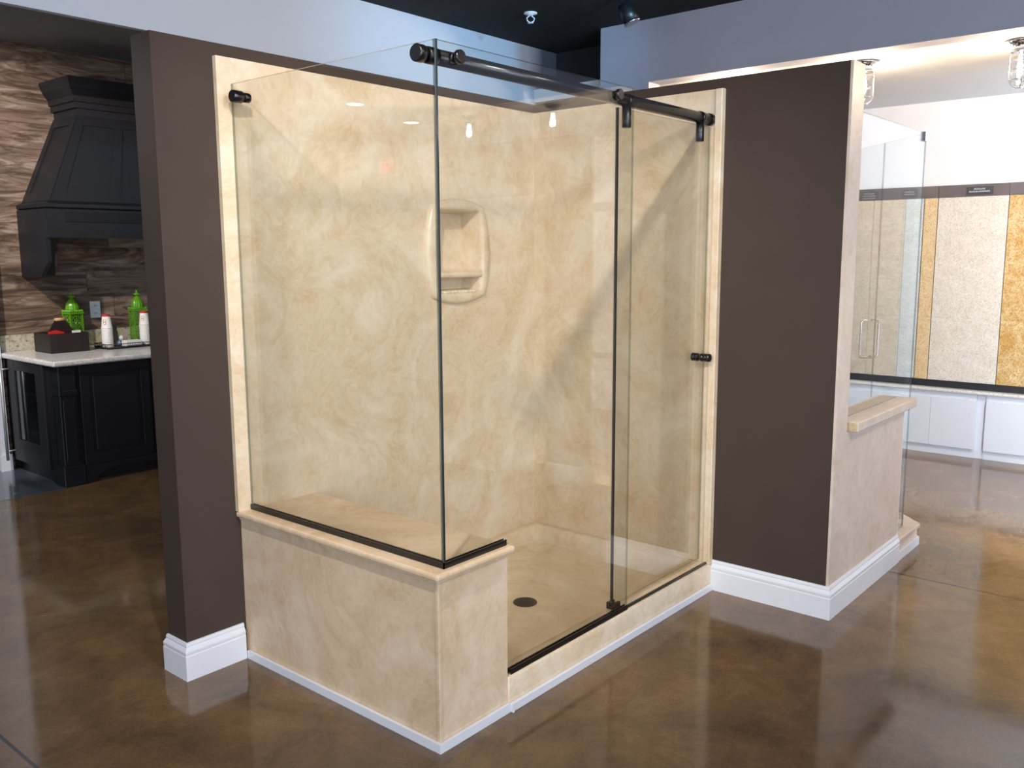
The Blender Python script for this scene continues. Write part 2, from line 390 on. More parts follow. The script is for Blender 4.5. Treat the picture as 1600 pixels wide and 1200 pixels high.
# ------------------------------------------------------------------ shower: wall panels
PT = .0214
XB, YB, XR = -1.902, -1.127, -1.554
HB = .627
t = thing('shower_wall_panel', 'tall cream marble-look wall panel behind the soap niche, on the back brown wall', 'wall panel', (-.95, 0, HB))
m = MB(); hp = 2.3905
m.box(-1.9217, NX0, -PT, -.0005, HB, hp).box(NX1, -.0005, -PT, -.0005, .13, hp).box(NX0, NX1, -PT, -.0005, .13, NZ0).box(NX0, NX1, -PT, -.0005, NZ1, hp)
m.box(XR, NX0, -PT, -.0005, .13, HB)
m.build('panel', M['marble'], t)
t = thing('shower_wall_panel', 'narrower cream marble-look wall panel on the right brown wall behind the sliding door', 'wall panel', (0, -.5, .13))
MB().box(-PT, -.0005, -1.1313, -PT, .1315, hp).build('panel', M['marble'], t)
MB().box(-PT-.012, -PT, -1.1313, -1.095, .1315, hp).build('edge_strip', M['marble'], t, bevel=.004)

# ------------------------------------------------------------------ niche
def barrel(cx, cz, w0, w1, h0, h1, y, n=20, top=None, bot=None):
    """closed outline: half width w0 at the ends, w1 in the middle; half height h0 at the corners, h1 in the middle"""
    P = []
    for i in range(n):                       # top, left to right
        s = -1+2*i/n; P.append((cx+w0*s, y, cz+h0+(h1-h0)*(1-s*s)))
    for i in range(n):                       # right side down
        s = 1-2*i/n; P.append((cx+w0+(w1-w0)*(1-s*s), y, cz+h0*s))
    for i in range(n):
        s = 1-2*i/n; P.append((cx+w0*s, y, cz-h0-(h1-h0)*(1-s*s)))
    for i in range(n):
        s = -1+2*i/n; P.append((cx-w0-(w1-w0)*(1-s*s), y, cz+h0*s))
    return P
t = thing('soap_niche', 'recessed cream soap niche with bowed frame and one shelf in the back shower panel', 'soap niche', (-.632, 0, 1.41))
ncx, ncz = -.632, 1.661
m = MB(); m.loft([barrel(ncx, ncz, .182, .226, .222, .257, -PT), barrel(ncx, ncz, .180, .224, .220, .255, -.038),
        barrel(ncx, ncz, .174, .217, .213, .247, -.046), barrel(ncx+.004, ncz, .150, .176, .207, .213, -.048),
        barrel(ncx+.006, ncz, .141, .163, .200, .202, -.040), barrel(ncx+.006, ncz, .138, .158, .195, .197, -.022),
        barrel(ncx+.006, ncz, .128, .140, .186, .187, .080)], cap=False)
m.build('frame', M['marble'], t)
MB().box(-.79, -.465, .079, .092, 1.45, 1.875).build('recess_back', M['marble'], t)
MB().prism([(-.050, 1.548), (-.046, 1.560), (-.036, 1.565), (.079, 1.560), (.079, 1.536), (-.034, 1.532), (-.046, 1.537)], 'x', -.782, -.470).build('shelf', M['marble'], t, bevel=.002)
m = MB()
for i in range(9): m.tube([(-.735+i*.026, -.047, 1.463), (-.735+i*.026, .07, 1.468)], .005, 8)
m.build('drain_ribs', M['marble'], t)

# ------------------------------------------------------------------ shower pan with curb and drain
t = thing('shower_pan', 'cream marble-look shower pan with raised curb at the front', 'shower pan', (-.78, -.56, 0))
m = MB()
def rect(x0, x1, y0, y1, z): return [(x0, y0, z), (x1, y0, z), (x1, y1, z), (x0, y1, z)]
def rr(x0, x1, y0, y1, z, r, n=5):
    P = []
    for cx, cy, a0 in ((x1-r, y1-r, 0), (x0+r, y1-r, PI/2), (x0+r, y0+r, PI), (x1-r, y0+r, 3*PI/2)):
        for i in range(n+1):
            a = a0+PI/2*i/n; P.append((cx+r*math.cos(a), cy+r*math.sin(a), z))
    return P
m.loft([rr(XR+.001, -.001, -1.132, -.001, 0, .004), rr(XR+.001, -.001, -1.132, -.001, .121, .004), rr(XR+.003, -.003, -1.127, -.003, .129, .004), rr(XR+.006, -.006, -1.120, -.006, .131, .006),
        rr(XR+.03, -.052, -1.045, -.052, .131, .03), rr(XR+.035, -.060, -1.040, -.060, .124, .04),
        rr(XR+.05, -.085, -1.02, -.085, .056, .05), rr(XR+.07, -.11, -.99, -.11, .048, .05),
        rr(-1.0, -.58, -.77, -.37, .043, .12), rr(-.86, -.74, -.65, -.52, .0405, .05)], cap=False)
m.bm.faces.new([v for v in m.bm.verts][-24:])
m.build('basin', M['marble'], t)
m = MB(); m.lathe([(.052, 0), (.056, .002), (.055, .004), (.050, .0035), (.048, .0025)], (-.803, -.593, .0405), 'z', 36)
dr = m.build('drain', M['bronze'], t, label='round dark bronze drain')
m = MB()
for k in range(5):
    for i in range(6*k or 1):
        a = 2*PI*i/(6*k or 1)+k*.2; m.lathe([(.0035, 0), (.0035, .0006)], (-.803+.0095*k*math.cos(a), -.593+.0095*k*math.sin(a), .0446), 'z', 8)
m.build('drain_holes', M['black_plastic'], dr)
m = MB(); loops = []
m.prism([(-YB*-1-.0125, 0), (YB-.0005-.005, 0), (YB-.0005-.005, .034), (YB-.0125, .034)], 'x', XR+.001, -.019) if False else None
m.box(XR+.001, -.0185, -1.147, -1.1325, 0, .034).build('base_trim', M['trim'], t, bevel=.003, label='thin white base trim')

# ------------------------------------------------------------------ bench / knee wall
t = thing('shower_bench', 'boxed cream marble-look knee wall and bench at the near end of the shower', 'bench', (-1.73, -.56, 0))
MB().box(XB+.001, XR, YB+.001, -.001, 0, .601).build('body', M['marble_front'], t)
MB().box(XB-.022, XR+.022, YB-.022, -.0005, .6015, HB).build('bench_top', M['marble_front'], t, bevel=.009)
MB().box(XB-.006, XR+.006, YB-.006, -.001, .588, .6012).build('top_moulding', M['marble_front'], t, bevel=.004)
MB().box(XB-.0125, XB-.0002, YB-.0125, -.019, 0, .034).box(XB-.0002, XR+.0, YB-.0125, YB-.0002, 0, .034).box(XR+.0002, XR+.0125, YB-.0235, YB-.0215, 0, .034).build('base_trim', M['trim'], t, bevel=.002, label='thin white base trim')
MB().box(XB-.0025, XB+.012, YB-.0025, YB+.012, .034, .588).build('corner_bead', M['marble_front'], t, bevel=.002)

# ------------------------------------------------------------------ glass
XG, YG, HG, XGR = -1.8583, -1.1137, 2.2941, -.7524
def pane(mb_boxes, name, parent, edges='xyz'):
    pass
GT = .010
def glass_poly(pts, axis, a, b, name, parent, clear=()):
    """flat pane: polygon pts extruded a..b; big faces clear, rims tinted"""
    m = MB(); m.prism(pts, axis, a, b, 1)
    for f in m.bm.faces:
        if len(f.verts) == len(pts) and len(pts) != 4: f.material_index = 0
    if len(pts) == 4:
        fs = sorted(m.bm.faces, key=lambda f: -f.calc_area())
        for f in fs[:2]: f.material_index = 0
    for i in clear: m.bm.faces.ensure_lookup_table(); m.bm.faces[2+i].material_index = 0
    return m.build(name, [M['glass'], M['glass_edge']], parent)
t = thing('glass_side_panel', 'fixed clear glass panel on the left of the shower, standing on the bench', 'glass panel', (XG, -.56, HB))
glass_poly([(-PT-.002, HB+.001), (YG+.006, HB+.001), (YG+.006, HG), (-PT-.002, HG)], 'x', XG-GT/2, XG+GT/2, 'pane', t)
MB().box(XG-.009, XG-.0052, YG-.009, -PT-.001, HB, HB+.021).box(XG+.0052, XG+.009, YG+.009, -PT-.001, HB, HB+.021).build('channel', M['black'], t, label='black channel along the foot')
c = MB().lathe([(.020, -.046), (.023, -.043), (.023, -.006), (.020, -.003), (.020, -.0055)], (XG, -.088, 2.238), 'x', 30).build('clamp', M['black'], t, label='black round clamp at the wall')
MB().lathe([(.012, .0055), (.018, .006), (.018, .028), (.015, .031)], (XG, -.088, 2.238), 'x', 30).build('clamp_cap', M['black'], c)

t = thing('glass_front_panel', 'fixed clear glass front panel notched over the bench, behind which the door slides', 'glass panel', (-1.2, YG, .131))
glass_poly([(XG-.005, HB+.001), (XR+.024, HB+.001), (XR+.024, .133), (XGR, .133), (XGR, HG), (XG-.005, HG)], 'y', YG-GT/2, YG+GT/2, 'pane', t, clear=(1,))
MB().box(XG-.009, XR+.004, YG-.009, YG-.0052, HB, HB+.021).box(XG+.009, XR+.004, YG+.0052, YG+.009, HB, HB+.021).build('bench_channel', M['black'], t, label='black channel on the bench')
MB().box(XR+.024, XGR, YG-.009, YG-.0052, .129, .152).box(XR+.024, XGR, YG+.0052, YG+.009, .129, .152).build('curb_channel', M['black'], t, label='black channel on the curb')
MB().box(XGR+.001, -PT-.001, YG-.003, YG+.007, .130, .142).build('threshold_strip', M['black'], t, label='low black strip under the door')
MB().box(XG-.0070, XG-.0052, YG-.0078, YG-.0035, HB+.022, HG).build('corner_seal', M['glass_edge_light'], t, label='translucent corner seal')
MB().box(XG-.0050, XG+.0005, YG-.0085, YG-.0052, HB+.022, HG).build('corner_edge', M['glass_edge_dark'], t, label='dark polished corner edge')

BY, BZ = -1.068, 2.256
t = thing('slide_bar', 'round black sliding door rail along the top of the shower front', 'door rail', (-.95, BY, BZ))
MB().lathe([(.0245, -1.818+.95), (.0245, -PT-.014+.95)], (-.95, BY, BZ), 'x', 36).build('bar', M['steel'] if False else M['black'], t)
MB().lathe([(.024, -.040), (.027, -.036), (.027, -.012), (.020, -.0055)], (XG, BY, BZ), 'x', 32).build('end_cap', M['black'], t)
MB().lathe([(.022, .0055), (.026, .008), (.026, .046), (.021, .049), (.021, .056), (.0235, .058), (.0235, .07)], (XG, BY, BZ), 'x', 32).build('end_sleeve', M['black'], t)
MB().lathe([(.0275, -.022), (.0275, 0)], (-PT-.0005, BY, BZ), 'x', 32).build('wall_flange', M['black'], t)
for sx in (-1.762, -.868):
    c = MB().lathe([(.019, -.020), (.0215, -.017), (.0215, -.0055)], (sx, YG, BZ), 'y', 28).build('fixing_cap', M['black'], t)
    MB().lathe([(.016, .0055), (.016, .030)], (sx, YG, BZ), 'y', 20).build('fixing_stem', M['black'], c)

DX0, DX1 = -.792, -.030
DY = BY+.0
t = thing('sliding_glass_door', 'clear glass sliding shower door hanging from the black rail at the right', 'shower door', (-.41, DY, .145))
glass_poly([(DX0, .150), (DX1, .150), (DX1, 2.222), (DX0, 2.222)], 'y', DY-GT/2, DY+GT/2, 'pane', t)
MB().box(DX0-.0055, DX0-.0002, DY-.006, DY+.006, .15, 2.222).build('edge_seal', M['black_plastic'], t, label='black seal on the leading edge')
for hx in (-.728, -.118):
    m = MB(); m.lathe([(.017, 0), (.019, .003), (.019, .086), (.017, .088)], (hx, DY, 2.150), 'z', 24)
    hg = m.build('hanger', M['black'], t)
    MB().lathe([(.0275, -.014), (.0275, .014)], (hx, BY, BZ), 'x', 28).build('roller_housing', M['black'], hg)
kn = [(.0165, 0), (.019, .003), (.019, .014), (.016, .017), (.019, .020), (.019, .031), (.016, .034), (.0195, .037), (.0195, .046), (.017, .049)]
m = MB(); m.lathe([(r, -.0055-h) for r, h in kn], (-.066, DY, 1.157), 'y', 28).build('knob', M['black'], t, label='ribbed black knob outside')
m = MB(); m.lathe([(r, .0055+h*.7) for r, h in kn], (-.066, DY, 1.157), 'y', 28).build('knob', M['black'], t, label='ribbed black knob inside')
m = MB().box(DX0-.012, DX0+.035, DY-.022, DY-.0065, .1315, .162).box(DX0-.012, DX0+.035, DY+.0065, DY+.022, .1315, .162).box(DX0-.012, DX0+.035, DY-.022, DY+.022, .1315, .146)
tag(origin_to(m.build('door_guide', M['black'], bevel=.003), (DX0, DY, .1315)), 'small black door guide block on the curb at the foot of the glass', 'door guide')

# ------------------------------------------------------------------ neo-angle shower to the right
t = thing('half_wall_cap', 'pale stone cap on the half wall right of the brown wall', 'wall cap', (.58, -1.65, .842))
MB().box(.155, 1.030, YE-.045, YE+.16, .8425, .888).build('cap', M['pinkstone'], t, bevel=.006)
MB().box(.1545, .162, YE-.040, YE+.155, .846, .884).build('raw_end', M['chip'], t, label='rough tan unfinished end')
# curb
cp = [(.992, YE), (1.352, YE), (1.98, YE+.628), (1.90, YE+.708), (1.30, YE+.11), (.992, YE+.11)]
t = thing('angled_shower_curb', 'low pale stone curb of the angled glass shower at the right', 'shower curb', (1.3, -1.65, 0))
MB().prism(cp, 'z', 0, .100).build('curb_body', M['pinkstone'], t)
MB().prism([(.992, YE-.012), (1.362, YE-.012), (1.99, YE+.616), (1.90, YE+.712), (1.30, YE+.115), (.992, YE+.115)], 'z', .1002, .122).build('curb_top', M['pinkstone'], t, bevel=.004)
MB().prism([(.992, YE-.013), (1.357, YE-.013), (1.985, YE+.615), (1.985, YE+.628), (1.352, YE-.0005), (.992, YE-.0005)], 'z', 0, .045).build('base_trim', M['trim'], t, label='white base trim')
NXc, NYc, NH = 1.244, -1.657, 2.266
t = thing('angled_shower_screen', 'clear glass panel standing on the half wall cap at the right', 'glass panel', (.7, NYc, .888))
glass_poly([(.142, .889), (1.031, .889), (1.031, .123), (NXc, .123), (NXc, NH), (.142, NH)], 'y', NYc-.004, NYc+.004, 'pane', t)
MB().box(1.10, 1.14, NYc-.012, NYc-.0045, .1225, .16).box(1.10, 1.14, NYc+.0045, NYc+.012, .1225, .16).build('foot_clip', M['chrome'], t, label='chrome clip at the foot')
MB().box(NXc-.052, NXc-.004, NYc-.012, NYc+.012, NH-.045, NH+.003).build('corner_clip', M['chrome'], t, label='chrome clip at the top corner')
def diag(name, label, cat, s0, s1, z0, z1):
    """pane on the 45 degree front between distances s0 and s1 from the corner"""
    q = math.sqrt(.5)
    o = thing(name, label, cat, (NXc+q*s0+.004, NYc+q*s0+.006, z0), 0)
    n = (-q*.004, q*.004)
    A = (NXc+q*s0+.006, NYc+q*s0+.004); B = (NXc+q*s1+.006, NYc+q*s1+.004)
    pts = [(A[0]-n[0], A[1]-n[1]), (B[0]-n[0], B[1]-n[1]), (B[0]+n[0], B[1]+n[1]), (A[0]+n[0], A[1]+n[1])]
    m = MB(); m.prism(pts, 'z', z0, z1, 1)
    for f in sorted(m.bm.faces, key=lambda f: -f.calc_area())[:2]: f.material_index = 0
    m.build('pane', [M['glass'], M['glass_edge_light']], o); return o
diag('angled_corner_screen', 'narrow clear glass panel at the front corner of the angled shower', 'glass panel', 0, .430, .123, NH)
d = diag('angled_shower_door', 'clear glass door of the angled shower with chrome D handle', 'shower door', .436, .90, .130, NH)
q = math.sqrt(.5)
def dh(sign):
    P = []
    bx, by = NXc+q*.495+.006, NYc+q*.495+.004; nx, ny = q*sign, -q*sign
    z0, z1, dd = 1.02, 1.24, .055
    P += [(bx+nx*.005, by+ny*.005, z0), (bx+nx*dd*.7, by+ny*dd*.7, z0)]
    for i in range(7):
        a = PI/2*i/6; P.append((bx+nx*(dd*.7+.3*dd*math.sin(a)), by+ny*(dd*.7+.3*dd*math.sin(a)), z0+.016*(1-math.cos(a))))
    for i in range(7):
        a = PI/2*(6-i)/6; P.append((bx+nx*(dd*.7+.3*dd*math.sin(a)), by+ny*(dd*.7+.3*dd*math.sin(a)), z1-.016*(1-math.cos(a))))
    P += [(bx+nx*dd*.7, by+ny*dd*.7, z1), (bx+nx*.005, by+ny*.005, z1)]
    return MB().tube(P, .009, 12)
for sg, lb in ((1, 'chrome D handle outside'), (-1, 'chrome D handle inside')): dh(sg).build('handle', M['chrome'], d, label=lb)

# ------------------------------------------------------------------ granite gallery at the far right
ys = [.52, -.01, -.515, -.915, -1.02, -1.53, -2.04, -2.55, -3.06, -3.57, -4.08, -4.59, -5.10]
seq = [4, 0, 0, 1, 2, 3, 0, 4, 2, 5, 0, 2]
gl = {0: 'pale grey granite slab seen through the angled shower glass', 1: 'narrow honey yellow granite slab left of the cream slab', 2: 'cream white speckled granite slab between honey and golden slabs', 3: 'golden brown mottled granite slab at the right edge'}
for i, (a, b) in enumerate(zip(ys, ys[1:])):
    o = box('granite_slab', G[seq[i]], 3.935, 3.955, b+.003, a-.003, .600, 2.072)
    names = ['tan granite slab hidden behind the display walls', gl[0], 'pale grey granite slab behind the corner edge of the angled shower glass', gl[1], gl[2], gl[3]] + ['granite slab beyond the right edge, %s' % s for s in ('pale grey one next to the golden slab', 'tan one after the pale grey', 'cream one after the tan', 'brown one after the cream', 'pale grey one after the brown, mirrored in the shower glass', 'cream one at the far end')]
    tag(origin_to(o, (3.945, (a+b)/2, .6)), names[i], 'granite slab', 'granite slabs along the gallery wall')
t = thing('slab_top_rail', 'grey-brown rail with name plaques above the granite slabs', 'rail', (3.94, -1.8, 2.072))
for a, b in zip(ys[:3]+ys[4:], ys[1:3]+ys[4:]): MB().box(3.925, 3.965, b+.0015, a-.0015, 2.073, 2.165).build('rail_section', M['rail'], t)
def plaque(yc, rows, w):
    p = MB().box(3.918, 3.9248, yc-w/2-.02, yc+w/2+.02, 2.083, 2.145).build('name_plaque', M['plaque'], t)
    mb = MB(); z = 2.136; rnd = random.Random(int(yc*-100))
    for n_, frac in rows:
        ww = w*frac; y = yc+ww/2; ch = ww/n_
        for i in range(n_):
            h = .013 if rnd.random() > .4 else .010
            mb.box(3.9165, 3.9178, y-ch*.78, y-ch*.55, z-.014, z-.014+h); mb.box(3.9165, 3.9178, y-ch*.55, y-ch*.1, z-.014, z-.011); mb.box(3.9165, 3.9178, y-ch*.30, y-ch*.1, z-.014, z-.014+h*.8)
            y -= ch
        z -= .019
    mb.build('lettering', M['lettering'], p)
plaque(-1.32, [(7, .55), (12, 1)], .15); plaque(-.80, [(7, .9), (7, 1)], .085); plaque(-.475, [(7, .8), (11, 1), (11, 1)], .11)
plaque(-1.80, [(6, .6), (10, 1)], .12)
tag(origin_to(box('slab_bottom_rail', M['blackrail'], 3.915, 3.965, -5.10, .52, .5455, .599), (3.94, -1.8, .5455)), 'black rail holding the feet of the granite slabs', 'rail')
tag(origin_to(box('gallery_counter', M['counter_granite'], 3.835, 3.969, -5.12, .54, .522, .545, bevel=.004), (3.9, -1.8, .522)), 'thin speckled ledge on top of the low white cabinets', 'countertop')
y = .60; k = 0
cabs = []
y0 = -.79+2*.745
posn = ['hidden behind the display wall', 'seen through the angled shower glass', 'in the open right of the shower glass', 'cut by the right edge of the photo', 'beyond the right edge', 'further beyond the right edge', 'second last, mirrored in the shower glass', 'last one of the row']
for i in range(8):
    a = y0-.745*i - .7; b = a-.675
    if a > .53: a = .53
    t = thing('low_cabinet', 'low white two-door cabinet under the granite slabs, '+posn[i], 'cabinet', (3.9, (a+b)/2, 0), 0, 'low white cabinets along the gallery wall')
    MB().box(3.868, 3.968, b, a, .05, .5215).build('body', M['whitecab'], t)
    mid = (a+b)/2
    MB().box(3.850, 3.8675, mid+.001, a-.002, .072, .470).build('door', M['whitecab'], t)
    MB().box(3.850, 3.8675, b+.002, mid-.001, .072, .470).build('door', M['whitecab'], t)
    MB().box(3.872, 3.967, b, a, 0, .0495).build('plinth', M['whitecab'], t)
    if i: tag(origin_to(box('filler_panel', M['whitecab'], 3.880, 3.968, a+.001, a+.069, 0, .5215), (3.92, a+.035, 0)), 'recessed white filler strip '+['', 'behind the angled shower glass', 'right of the angled shower glass, left of the middle cabinet', 'between the two cabinets nearest the right edge', 'past the right edge', 'third one past the right edge', 'fourth one past the right edge', 'last one past the right edge'][i], 'filler strip')

# ------------------------------------------------------------------ jar lamps on the gallery ceiling
def jar_lamp():
    t = thing('jar_ceiling_lamp', '', 'ceiling lamp', (2.0, -1.05, ZH+.01), 0, 'caged jar lamps along the gallery ceiling'); t['_l'] = 1
    L = (2.0, -1.05, ZH+.01)
    MB().lathe([(.066, -.001), (.066, -.010), (.060, -.018), (.045, -.022), (.045, -.060), (.05, -.062), (.05, -.07)], L, 'z', 30).build('mount', M['chrome'], t)
    MB().lathe([(.047, -.0705), (.050, -.10), (.050, -.20), (.042, -.235), (.022, -.250), (.004, -.254)], L, 'z', 28).build('jar', M['glass_thin'], t)
    MB().lathe([(.005, -.0705), (.006, -.105), (.012, -.125), (.015, -.142), (.012, -.160), (.004, -.17)], L, 'z', 22).build('bulb', M['bulb'], t)
    m = MB()
    for zz in (-.10, -.165, -.22): m.tube([(L[0]+.054*math.cos(a*PI/12), L[1]+.054*math.sin(a*PI/12), L[2]+zz) for a in range(25)], .0022, 6)
    for k in range(4):
        a = PI/2*k+.4; c_, s_ = math.cos(a), math.sin(a)
        m.tube([(L[0]+r*c_, L[1]+r*s_, L[2]+z) for r, z in ((.052, -.068), (.055, -.10), (.055, -.21), (.044, -.243), (.02, -.262), (0, -.264))], .0022, 6)
    m.build('cage', M['chrome'], t); del t['_l']
    return t
j0 = jar_lamp()
jl = ['caged jar lamp half hidden behind the top of the right brown wall', 'bright caged jar lamp at the upper right edge', 'caged jar lamp beyond the right edge, nearest the visible one', 'caged jar lamp reflected in the glass beside the rail', 'caged jar lamp reflected in the glass left of the other reflection', 'caged jar lamp of which only the ceiling mount shows above the right brown wall']
for k, yy in enumerate((-1.05, -1.92, -2.77, -3.65, -4.57, -.18)):
    o = j0 if k == 0 else dup(j0, (2.02, yy, ZH+.01))
    o['label'] = jl[k]; o.location = (2.02, yy, ZH+.01)

# ------------------------------------------------------------------ ceiling fittings
t = thing('fire_sprinkler', 'small white fire sprinkler head on the black ceiling', 'sprinkler', (1.03, .85, ZC))
MB().lathe([(.045, -.0005), (.045, -.008), (.02, -.014), (.016, -.020)], (1.03, .85, ZC), 'z', 24).build('escutcheon', M['plate'], t)
m = MB(); L = (1.03, .85, ZC)
for s in (-1, 1): m.tube([(L[0]+s*.006*1, L[1]-s*.004, ZC-.02), (L[0]+s*.022, L[1]-s*.016, ZC-.036), (L[0]+s*.018, L[1]-s*.012, ZC-.054), (L[0], L[1], ZC-.066)], .004, 8)
m.build('frame_arms', M['plate'], t)
MB().lathe([(.020, -.064), (.020, -.068), (.006, -.069)], L, 'z', 20).build('deflector', M['plate'], t)
def track_head(name, loc, tgt, label, group='black track spotlights'):
    t = thing(name, label, 'spotlight', (loc[0], loc[1], ZC), 0, group)
    MB().box(loc[0]-.03, loc[0]+.03, loc[1]-.03, loc[1]+.03, ZC-.03, ZC-.0005).build('adapter', M['black_plastic'], t)
    MB().tube([(loc[0], loc[1], ZC-.03), (loc[0], loc[1], loc[2]+.03)], .011, 10).build('stem', M['black_plastic'], t)
    d = (Vector(tgt)-Vector(loc)).normalized(); p = Vector(loc)
    h = MB().lathe([(.030, -.07), (.045, -.065), (.05, .0), (.05, .055), (.046, .055), (.044, .035)], p, d, 28).build('head', M['black_plastic'], t)
    MB().lathe([(.044, .030), (.044, .036)], p, d, 28).build('lamp_lens', M['track_lens'], h)
    MB().lathe([(.0505, .050), (.0525, .052), (.0525, .058), (.0505, .060)], p, d, 28).build('rim', M['chrome'], h)
track_head('track_spotlight', (1.03, .07, 3.11), (1.5, -.75, 1.2), 'black track spotlight with bright rim under the black ceiling')
for (x, y, r) in ((-6.36, 4.59, .085), (-7.72, 5.15, .085), ):
    t = thing('recessed_downlight', 'round white downlight in the kitchen ceiling, '+{-6.36: 'left one reflected in the side glass', -7.72: 'right one reflected in the side glass'}[x], 'ceiling light', (x, y, ZC), 0, 'recessed downlights in the kitchen ceiling')
    MB().lathe([(r+.02, -.0005), (r+.02, -.006), (r, -.008), (r, -.003)], (x, y, ZC), 'z', 32).build('trim_ring', M['plate'], t)
    MB().lathe([(r-.001, -.0035), (r-.001, -.0075)], (x, y, ZC), 'z', 32).build('lens', M['lens'], t)
    l = bpy.data.lights.new('downlight_beam', 'SPOT'); l.energy = 60; l.spot_size = 2.2; l.spot_blend = .6; l.color = (1, .94, .88); l.shadow_soft_size = .08
    lo = bpy.data.objects.new('downlight_beam', l); COL.objects.link(lo); lo.location = (x, y, ZC-.02)
# exit sign on the left wall, seen mirrored in the side glass
t = thing('exit_sign', 'white exit sign with red letters, reflected in the side glass', 'exit sign', (-7.97, 5.87, 2.66))
MB().box(-7.999, -7.955, 5.70, 6.04, 2.65, 2.90).build('housing', M['plate'], t, bevel=.005)
m = MB(); X = (-7.9545, -7.950)
def seg(y0, z0, y1, z1, w=.015):
    d = Vector((y1-y0, z1-z0)).normalized(); n = Vector((-d.y, d.x))*w/2
    m.prism([(y0+n.x, z0+n.y), (y1+n.x, z1+n.y), (y1-n.x, z1-n.y), (y0-n.x, z0-n.y)], 'x', X[0], X[1])
zb, zt = 2.70, 2.855
# seen from +x the reader's left is +y... letters run from high y to low y
def LY(k, u): return 5.995-.068*k-u*.050
seg(LY(0, 0), zb, LY(0, 0), zt)
for zz in (zb+.01, (zb+zt)/2, zt-.01): seg(LY(0, 0), zz, LY(0, 1), zz)
seg(LY(1, 0), zb, LY(1, 1), zt); seg(LY(1, 1), zb, LY(1, 0), zt)
seg(LY(2, .5), zb, LY(2, .5), zt)
seg(LY(3, 0)-0, zt-.01, LY(3, 1), zt-.01); seg(LY(3, .5), zb, LY(3, .5), zt)
m.build('lettering', M['exit_red'], t, label='red letters EXIT')

# ------------------------------------------------------------------ kitchen corner on the left
CX0, CY0 = -1.185, 3.36
t = thing('base_cabinet', 'charcoal kitchen base cabinet with panelled front under the granite counter', 'cabinet', (-.2, 3.8, 0))
MB().box(CX0+.13, 1.0, CY0+.03, 4.24, .10, .874).build('carcass', M['cabinet'], t)
MB().box(CX0+.13, 1.0, CY0+.08, 4.24, 0, .0995).build('toe_kick', M['cabinet'], t)
# decorative corner post on the front left
MB().box(CX0+.005, CX0+.125, CY0-.005, CY0+.10, .145, .874).build('corner_post', M['cabinet'], t, bevel=.004)
MB().box(CX0-.010, CX0+.145, CY0-.022, CY0+.12, 0, .15).build('corner_foot', M['cabinet'], t, bevel=.006)
MB().box(CX0-.002, CX0+.135, CY0-.014, CY0+.11, .66, .70).build('post_band', M['cabinet'], t, bevel=.006)
MB().box(CX0+.022, CX0+.108, CY0-.013, CY0-.0055, .19, .63).build('post_panel', M['cabinet'], t, bevel=.004)
# framed front panels
for a, b in ((CX0+.16, -.50), (-.47, .20), (.23, .9)):
    m = MB()
    m.box(a, b, CY0+.008, CY0+.0295, .13, .21).box(a, b, CY0+.008, CY0+.0295, .80, .87).box(a, a+.07, CY0+.008, CY0+.0295, .21, .80).box(b-.07, b, CY0+.008, CY0+.0295, .21, .80)
    m.box(a+.07, b-.07, CY0+.020, CY0+.0295, .21, .80); m.box(a+.095, b-.095, CY0+.014, CY0+.0199, .235, .775)
    m.build('front_panel', M['cabinet'], t, bevel=.003)
m = MB(); m.prism([(CX0+.145, .0), (CX0+.22, .0), (CX0+.25, .05), (CX0+.33, .085), (1.0, .085), (1.0, .13), (CX0+.145, .13)], 'y', CY0+.0, CY0+.0295)
m.build('valance', M['cabinet'], t)
# wine cooler in the left face
t = thing('wine_cooler', 'dark framed glass-door wine cooler in the left side of the base cabinet', 'wine cooler', (CX0, 3.83, 0))
MB().box(CX0+.02, CX0+.04, CY0+.19, 4.328, .09, .872).box(CX0+.04, CX0+.125, CY0+.19, 4.18, .09, .11).build('cabinet_liner', M['black_plastic'], t)
MB().box(CX0+.03, CX0+.125, CY0+.19, 4.328, 0, .0895).build('kick_plate', M['black_plastic'], t)
m = MB(); ya, yb_, za, zb2 = CY0+.20, 4.17, .095, .872
m.box(CX0-.02, CX0+.019, ya, ya+.13, za, zb2).box(CX0-.02, CX0+.019, yb_-.11, yb_, za, zb2).box(CX0-.02, CX0+.019, ya+.13, yb_-.11, za, za+.17).box(CX0-.02, CX0+.019, ya+.13, yb_-.11, zb2-.075, zb2)
dd = m.build('door', M['darkframe'], t, bevel=.002)
MB().box(CX0-.010, CX0-.004, ya+.13, yb_-.11, za+.17, zb2-.075).build('glass_pane', M['cooler_glass'], dd)
m = MB(); m.tube([(CX0-.085, yb_-.03, .10), (CX0-.085, yb_-.03, .885)], .011, 14)
for zz in (.17, .80): m.tube([(CX0-.085, yb_-.03, zz), (CX0-.0205, yb_-.03, zz)], .006, 10)
m.build('handle', M['steel'], dd, label='long brushed steel bar handle')
for zz in (.34, .47, .62):
    MB().box(CX0-.002, CX0+.019, ya+.135, yb_-.115, zz, zz+.012).build('rack_shelf', M['steel'], t)
MB().box(CX0+.0, CX0+.125, CY0+.105, CY0+.185, .0, .873).build('stile', M['cabinet'], t)
tag(origin_to(box('countertop', M['counter_granite'], CX0-.035, 1.05, CY0-.04, 4.329, .8745, .914, bevel=.012), (-.1, 3.8, .8745)), 'white speckled granite countertop on the charcoal base cabinet', 'countertop')
tag(origin_to(box('backsplash', M['splash_granite'], CX0-.005, 1.05, 4.305, 4.329, .9145, 1.04), (-.1, 4.24, .9145)), 'short yellow-white granite backsplash behind the counter', 'backsplash')
